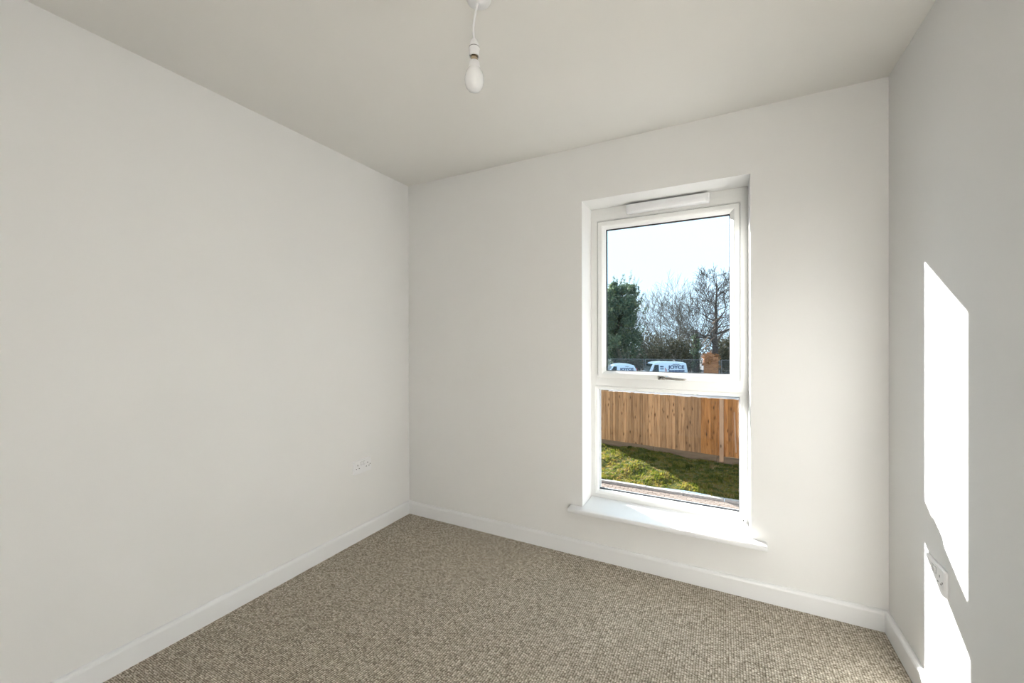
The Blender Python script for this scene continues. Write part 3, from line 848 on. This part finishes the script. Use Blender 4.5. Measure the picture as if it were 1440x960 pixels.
def grow(mb, p, d, length, r, depth, rnd, up=0.15, crook=0.22, tips=None, nchild=(3, 5), ratio=(0.5, 0.75), spread=(0.4, 0.95)):
    n = 5 if depth > 1 else 3
    pts = [p.copy()]; rads = [r]
    q = p.copy(); dd = d.copy()
    spots = []
    for i in range(n):
        dd = (rand_dir(dd, rnd.uniform(0, crook), rnd) + Vector((0, 0, up * 0.3))).normalized()
        q = q + dd * (length / n)
        pts.append(q.copy()); rads.append(max(0.011, r * (1 - 0.72 * (i + 1) / n)))
        spots.append((q.copy(), dd.copy(), rads[-1], (i + 1) / n))
    mb.tube(pts, rads, 6 if depth >= 3 else (4 if depth >= 1 else 3), cap=False)
    if tips is not None and depth == 0: tips.append(q.copy())
    if depth == 0: return
    for k in range(rnd.randint(*nchild)):
        s = spots[rnd.randint(0 if depth < 3 else 1, n - 1)]
        nd = rand_dir(s[1], rnd.uniform(*spread), rnd)
        nd = (nd + Vector((0, 0, up))).normalized()
        grow(mb, s[0], nd, length * rnd.uniform(*ratio), max(0.013, s[2] * rnd.uniform(0.55, 0.85)), depth - 1, rnd, up, crook, tips, nchild, ratio, spread)
    s = spots[-1]
    grow(mb, s[0], s[1], length * rnd.uniform(*ratio), max(0.013, s[2] * 0.95), depth - 1, rnd, up, crook, tips, nchild, ratio, spread)

def bare_tree(loc, h, r, seed, label, mat='bark', depth=4, lean=(0, 0), up=0.15, nchild=(3, 5), crook=0.22, group='bare trees beyond the yard', trunk=0.36, thin=1.0):
    rnd = random.Random(seed)
    root = tag(empty('bare_tree', loc), label, 'tree', group)
    mb = MB()
    grow(mb, Vector((0, 0, -0.2)), Vector((lean[0], lean[1], 1)).normalized(), h * trunk, r, depth, rnd, up, crook, None, nchild, (0.58, 0.82))
    mb.build('branches', mat, root)
    return root

def leaf_blob(mb, c, rad, n, size, rnd, droop=0.0):
    for k in range(n):
        while True:
            v = Vector((rnd.uniform(-1, 1), rnd.uniform(-1, 1), rnd.uniform(-1, 1)))
            if v.length <= 1: break
        if v.length < 0.5 and rnd.random() < 0.6: v = v.normalized() * rnd.uniform(0.6, 1.0)
        p = Vector((c[0] + v.x * rad[0], c[1] + v.y * rad[1], c[2] + v.z * rad[2]))
        s = size * rnd.uniform(0.6, 1.3)
        a = Vector((rnd.gauss(0, 1), rnd.gauss(0, 1), rnd.gauss(0, 0.7))).normalized()
        b = a.cross(Vector((rnd.gauss(0, 1), rnd.gauss(0, 1), rnd.gauss(0, 1)))).normalized()
        i0 = len(mb.v)
        mb.v += [p - a * s * 0.5, p + b * s * 0.28, p + a * s * 0.5 + Vector((0, 0, -droop * s)), p - b * s * 0.28]
        mb.f.append((i0, i0 + 1, i0 + 2, i0 + 3))

def evergreen(loc, h, rx, seed, label, n=9000, group='evergreens beyond the yard'):
    rnd = random.Random(seed)
    root = tag(empty('evergreen_tree', loc), label, 'tree', group)
    tr = MB(); tr.tube([(0, 0, -0.2), (0.1, 0.05, h * 0.4), (0.0, 0.1, h * 0.85)], [0.28, 0.2, 0.05], 8)
    br = MB()
    fo = MB()
    nblob = int(40 + n / 500)
    for i in range(nblob):
        t = rnd.random() ** 0.9
        z = h * (0.08 + 0.86 * t)
        rr = rx * (1.0 - 0.62 * max(0, t - 0.45) ** 1.0) * rnd.uniform(0.05, 0.95)
        a = rnd.uniform(0, 6.283)
        c = (math.cos(a) * rr, math.sin(a) * rr, z)
        s = rnd.uniform(0.7, 1.25) * (1.0 - 0.4 * t)
        leaf_blob(fo, c, (s, s, s * 1.15), int(n / nblob), 0.27, rnd, 0.1)
        br.tube([(0, 0, z * 0.85), (c[0] * 0.6, c[1] * 0.6, z * 0.95), c], [0.06, 0.04, 0.015], 4, cap=False)
    # feathery shoots at the top
    for i in range(150):
        a = rnd.uniform(0, 6.283); t = rnd.uniform(0.35, 0.97)
        rr = rx * (1.0 - 0.62 * max(0, t - 0.45)) * rnd.uniform(0.3, 1.12) * (1.0 if t < 0.8 else 0.8)
        p = Vector((math.cos(a) * rr, math.sin(a) * rr, h * t))
        q = p + Vector((rnd.gauss(0, 0.2) + math.cos(a) * 0.45, rnd.gauss(0, 0.2) + math.sin(a) * 0.45, rnd.uniform(0.7, 1.7)))
        br.tube([p, (p + q) / 2 + Vector((0.05, 0, 0)), q], [0.025, 0.016, 0.008], 3, cap=False)
        for k in range(13):
            leaf_blob(fo, p.lerp(q, rnd.uniform(0, 0.85)), (0.16, 0.16, 0.16), 2, 0.2, rnd)
    tr.build('trunk', 'bark', root); br.build('branches', 'bark', root); fo.build('foliage', 'conifer', root)
    return root

def bush(loc, rx, h, seed, label, mat='scrub', n=2600, twigs=26, group='scrub along the far side of the yard', size=0.22):
    rnd = random.Random(seed)
    root = tag(empty('scrub_bush', loc), label, 'bush', group)
    fo = MB(); br = MB()
    for i in range(12):
        a = rnd.uniform(0, 6.283); rr = rx * rnd.uniform(0, 0.75)
        z = h * rnd.uniform(0.15, 0.75)
        leaf_blob(fo, (math.cos(a) * rr, math.sin(a) * rr, z), (rx * 0.42, rx * 0.42, h * 0.26), n // 12, size, rnd)
    for i in range(twigs):
        a = rnd.uniform(0, 6.283); rr = rx * rnd.uniform(0.0, 0.8)
        p = Vector((math.cos(a) * rr * 0.5, math.sin(a) * rr * 0.5, -0.1))
        grow(br, p, Vector((math.cos(a) * 0.5, math.sin(a) * 0.5, 1.1)).normalized(), h * rnd.uniform(0.6, 1.0), 0.022, 1, rnd, 0.1, 0.25, None, (2, 4))
    fo.build('foliage', mat, root); br.build('twigs', 'bark2', root)
    return root

GT = ZP - 0.05
evergreen((-9.3, 45.8, GT), 11.0, 3.4, 7, 'tall dark evergreen with bare shoots beside the mesh fence', n=30000)
evergreen((-15.5, 44.0, GT), 9.5, 3.6, 5, 'dark evergreen standing farther out past the tall evergreen', n=7000)
bare_tree((-8.3, 50.5, GT), 13.0, 0.16, 21, 'slim bare tree rising behind the tall evergreen', depth=4)
bare_tree((-5.2, 52.5, GT), 12.5, 0.20, 8, 'wide bare tree with fine arching branches beside the evergreen', 'bark2', depth=4, lean=(0.1, 0))
bare_tree((-2.6, 49.2, GT), 11.6, 0.18, 14, 'bare tree with grey-green branches behind the larger van', 'bark2', depth=4, lean=(-0.1, 0))
bare_tree((-1.0, 53.0, GT), 12.5, 0.16, 31, 'thin bare tree between the grey-green tree and the dark trunk', 'bark', depth=4)
thick = tag(empty('bare_tree', (1.25, 43.0, GT)), 'bare tree with a thick dark trunk above the brick pier', 'tree', 'bare trees beyond the yard')
rnd = random.Random(42)
tk = [(0, 0, -0.2), (-0.05, 0, 1.8), (0.02, 0, 3.3), (-0.02, 0, 4.7), (0.10, 0, 6.1), (0.06, 0, 7.5), (0.16, 0, 8.8), (0.12, 0, 9.8)]
rk = [0.36, 0.31, 0.26, 0.20, 0.15, 0.10, 0.06, 0.03]
MB().tube(tk, rk, 9).build('trunk', 'bark', thick)
mb = MB()
for i in range(24):
    t = rnd.uniform(1.7, 6.8); k = int(t); p = Vector(tk[k]).lerp(Vector(tk[k + 1]), t - k)
    r0 = rk[k] * rnd.uniform(0.28, 0.5); a = rnd.uniform(0, 6.283) if i % 3 else (0.2 if i % 2 else 2.9)
    el = rnd.uniform(0.35, 0.85)
    grow(mb, p, Vector((math.cos(a) * math.cos(el), math.sin(a) * math.cos(el), math.sin(el))), rnd.uniform(1.5, 2.3) * (1.25 - 0.09 * t), r0, 3, rnd, 0.10, 0.32, None, (3, 4), (0.55, 0.8), (0.45, 1.0))
mb.build('branches', 'bark', thick)
bare_tree((5.2, 49.0, GT), 12.0, 0.22, 51, 'bare tree standing past the brick pier', 'bark', depth=3)
bare_tree((-13.0, 54.0, GT), 12.0, 0.22, 61, 'bare tree far behind both evergreens', 'bark', depth=3)

# pale snapped limbs hung up in the thick-trunked tree
for i, (p, q, r0) in enumerate([((0.1, 42.4, 0.9), (1.55, 42.5, 2.7), 0.05), ((0.3, 42.5, 0.4), (1.3, 42.4, 1.6), 0.045), ((1.0, 42.55, 2.9), (1.9, 42.7, 3.5), 0.08)]):
    p = Vector(p); q = Vector(q)
    mb = MB(); mb.tube([p, p.lerp(q, 0.35) + Vector((0.08, 0, 0.12)), p.lerp(q, 0.7) + Vector((-0.03, 0, 0.1)), q], [r0, r0, r0 * 0.8, r0 * 0.5], 7)
    o = mb.build('snapped_limb', 'cutwood', thick, origin=p)
    o.location = p - Vector((1.25, 43.0, GT))
    o['label'] = 'pale snapped limb'
# ivy-dark snag beside the brick pier
root = tag(empty('dead_tree', (-0.55, 44.2, GT)), 'dark ivy-covered dead trunk beside the brick pier', 'tree')
mb = MB(); mb.tube([(0, 0, -0.2), (0.08, 0, 1.6), (-0.06, 0, 3.4), (0.05, 0, 5.0)], [0.30, 0.27, 0.22, 0.12], 9); mb.build('trunk', 'bark', root)
rnd = random.Random(77); fo = MB()
for i in range(9): leaf_blob(fo, (rnd.gauss(0, 0.1), rnd.gauss(0, 0.1), 0.4 + i * 0.48), (0.42, 0.42, 0.42), 130, 0.2, rnd)
fo.build('ivy', 'conifer', root)

blab = ['low green scrub bush behind the larger van', 'brown-green scrub bush below the wide bare tree', 'tangled scrub bush behind the mesh fence beside the dead trunk', 'twiggy scrub bush right behind the brick pier', 'olive scrub bush at the foot of the evergreen', 'leafy scrub bush out past the brick pier', 'broad scrub bush beyond the far evergreen', 'tall scrub thicket behind the grey-green bare tree', 'tall scrub thicket behind the wide bare tree', 'tall scrub thicket behind the thick-trunked tree']
for i, (x, y, rx, h) in enumerate([(-4.4, 45.0, 2.0, 3.6), (-5.9, 48.3, 2.2, 5.0), (-2.2, 46.2, 2.0, 4.4), (2.5, 45.2, 1.9, 4.4), (-7.2, 44.3, 1.5, 2.6), (6.4, 46.8, 2.6, 4.4), (-18.5, 48.5, 3.0, 4.6), (-2.2, 56.0, 3.2, 6.2), (-6.8, 57.5, 3.2, 6.0), (2.6, 56.0, 3.2, 6.2)]):
    bush((x, y, GT), rx, h, 100 + i, blab[i], n=4200 if i < 4 else 3000)

# brick pier with dead ivy over its ragged top
root = tag(empty('brick_pier', (0.92, 41.7, GT), 0.12), 'orange brick pier with ragged top smothered in dead ivy', 'pier')
mb = MB(); mb.box(-0.62, 0.62, -0.30, 0.30, -0.1, 2.30); mb.box(-0.58, 0.25, -0.28, 0.28, 2.30, 2.55); mb.box(-0.35, 0.05, -0.26, 0.26, 2.55, 2.75)
mb.build('brickwork', 'oldbrick', root)
fo = MB()
rnd = random.Random(5)
for i in range(34): leaf_blob(fo, (-0.62 + 1.24 * (i % 12) / 11, rnd.uniform(-0.38, 0.1), rnd.uniform(1.2, 2.35) + (0.35 if i % 12 < 8 else 0.1)), (0.22, 0.16, 0.28), 34, 0.15, rnd)
fo.build('ivy', 'deadivy', root)

# ------------------------------------------------------------------ the treeline carries on both ways, out past the view
def copy_thing(src, loc, rz, sc, label, group):
    r = src.copy(); COL.objects.link(r)
    r.location = loc; r.rotation_euler = (0, 0, rz); r.scale = (sc, sc, sc)
    r['label'] = label; r['group'] = group
    for ch in list(src.children):
        c = ch.copy(); COL.objects.link(c); c.parent = r
    return r
tops = {o.name: o for o in COL.objects if o.parent is None}
bush_src = [tops[n] for n in ('scrub_bush', 'scrub_bush.003', 'scrub_bush.007')]
tree_src = [tops[n] for n in ('bare_tree.001', 'bare_tree.002', 'bare_tree.003')]
rnd = random.Random(909)
for side, x0, x1, where in (('far', -46.0, -21.0, 'past the evergreens'), ('near', 9.5, 34.0, 'well past the brick pier')):
    for i in range(8):
        x = x0 + (x1 - x0) * (i + 0.5) / 8
        copy_thing(bush_src[i % 3], (x, 49 + rnd.uniform(-1.5, 2.5), GT), rnd.uniform(0, 6.28), rnd.uniform(0.95, 1.2), 'scrub bush in the treeline stretching ' + where, 'treeline scrub ' + where)
    for i in range(4):
        x = x0 + (x1 - x0) * (i + 0.5) / 4
        copy_thing(tree_src[i % 3], (x, 54 + rnd.uniform(-1.5, 2.5), GT), rnd.uniform(0, 6.28), rnd.uniform(0.85, 1.05), 'bare tree in the treeline stretching ' + where, 'treeline trees ' + where)
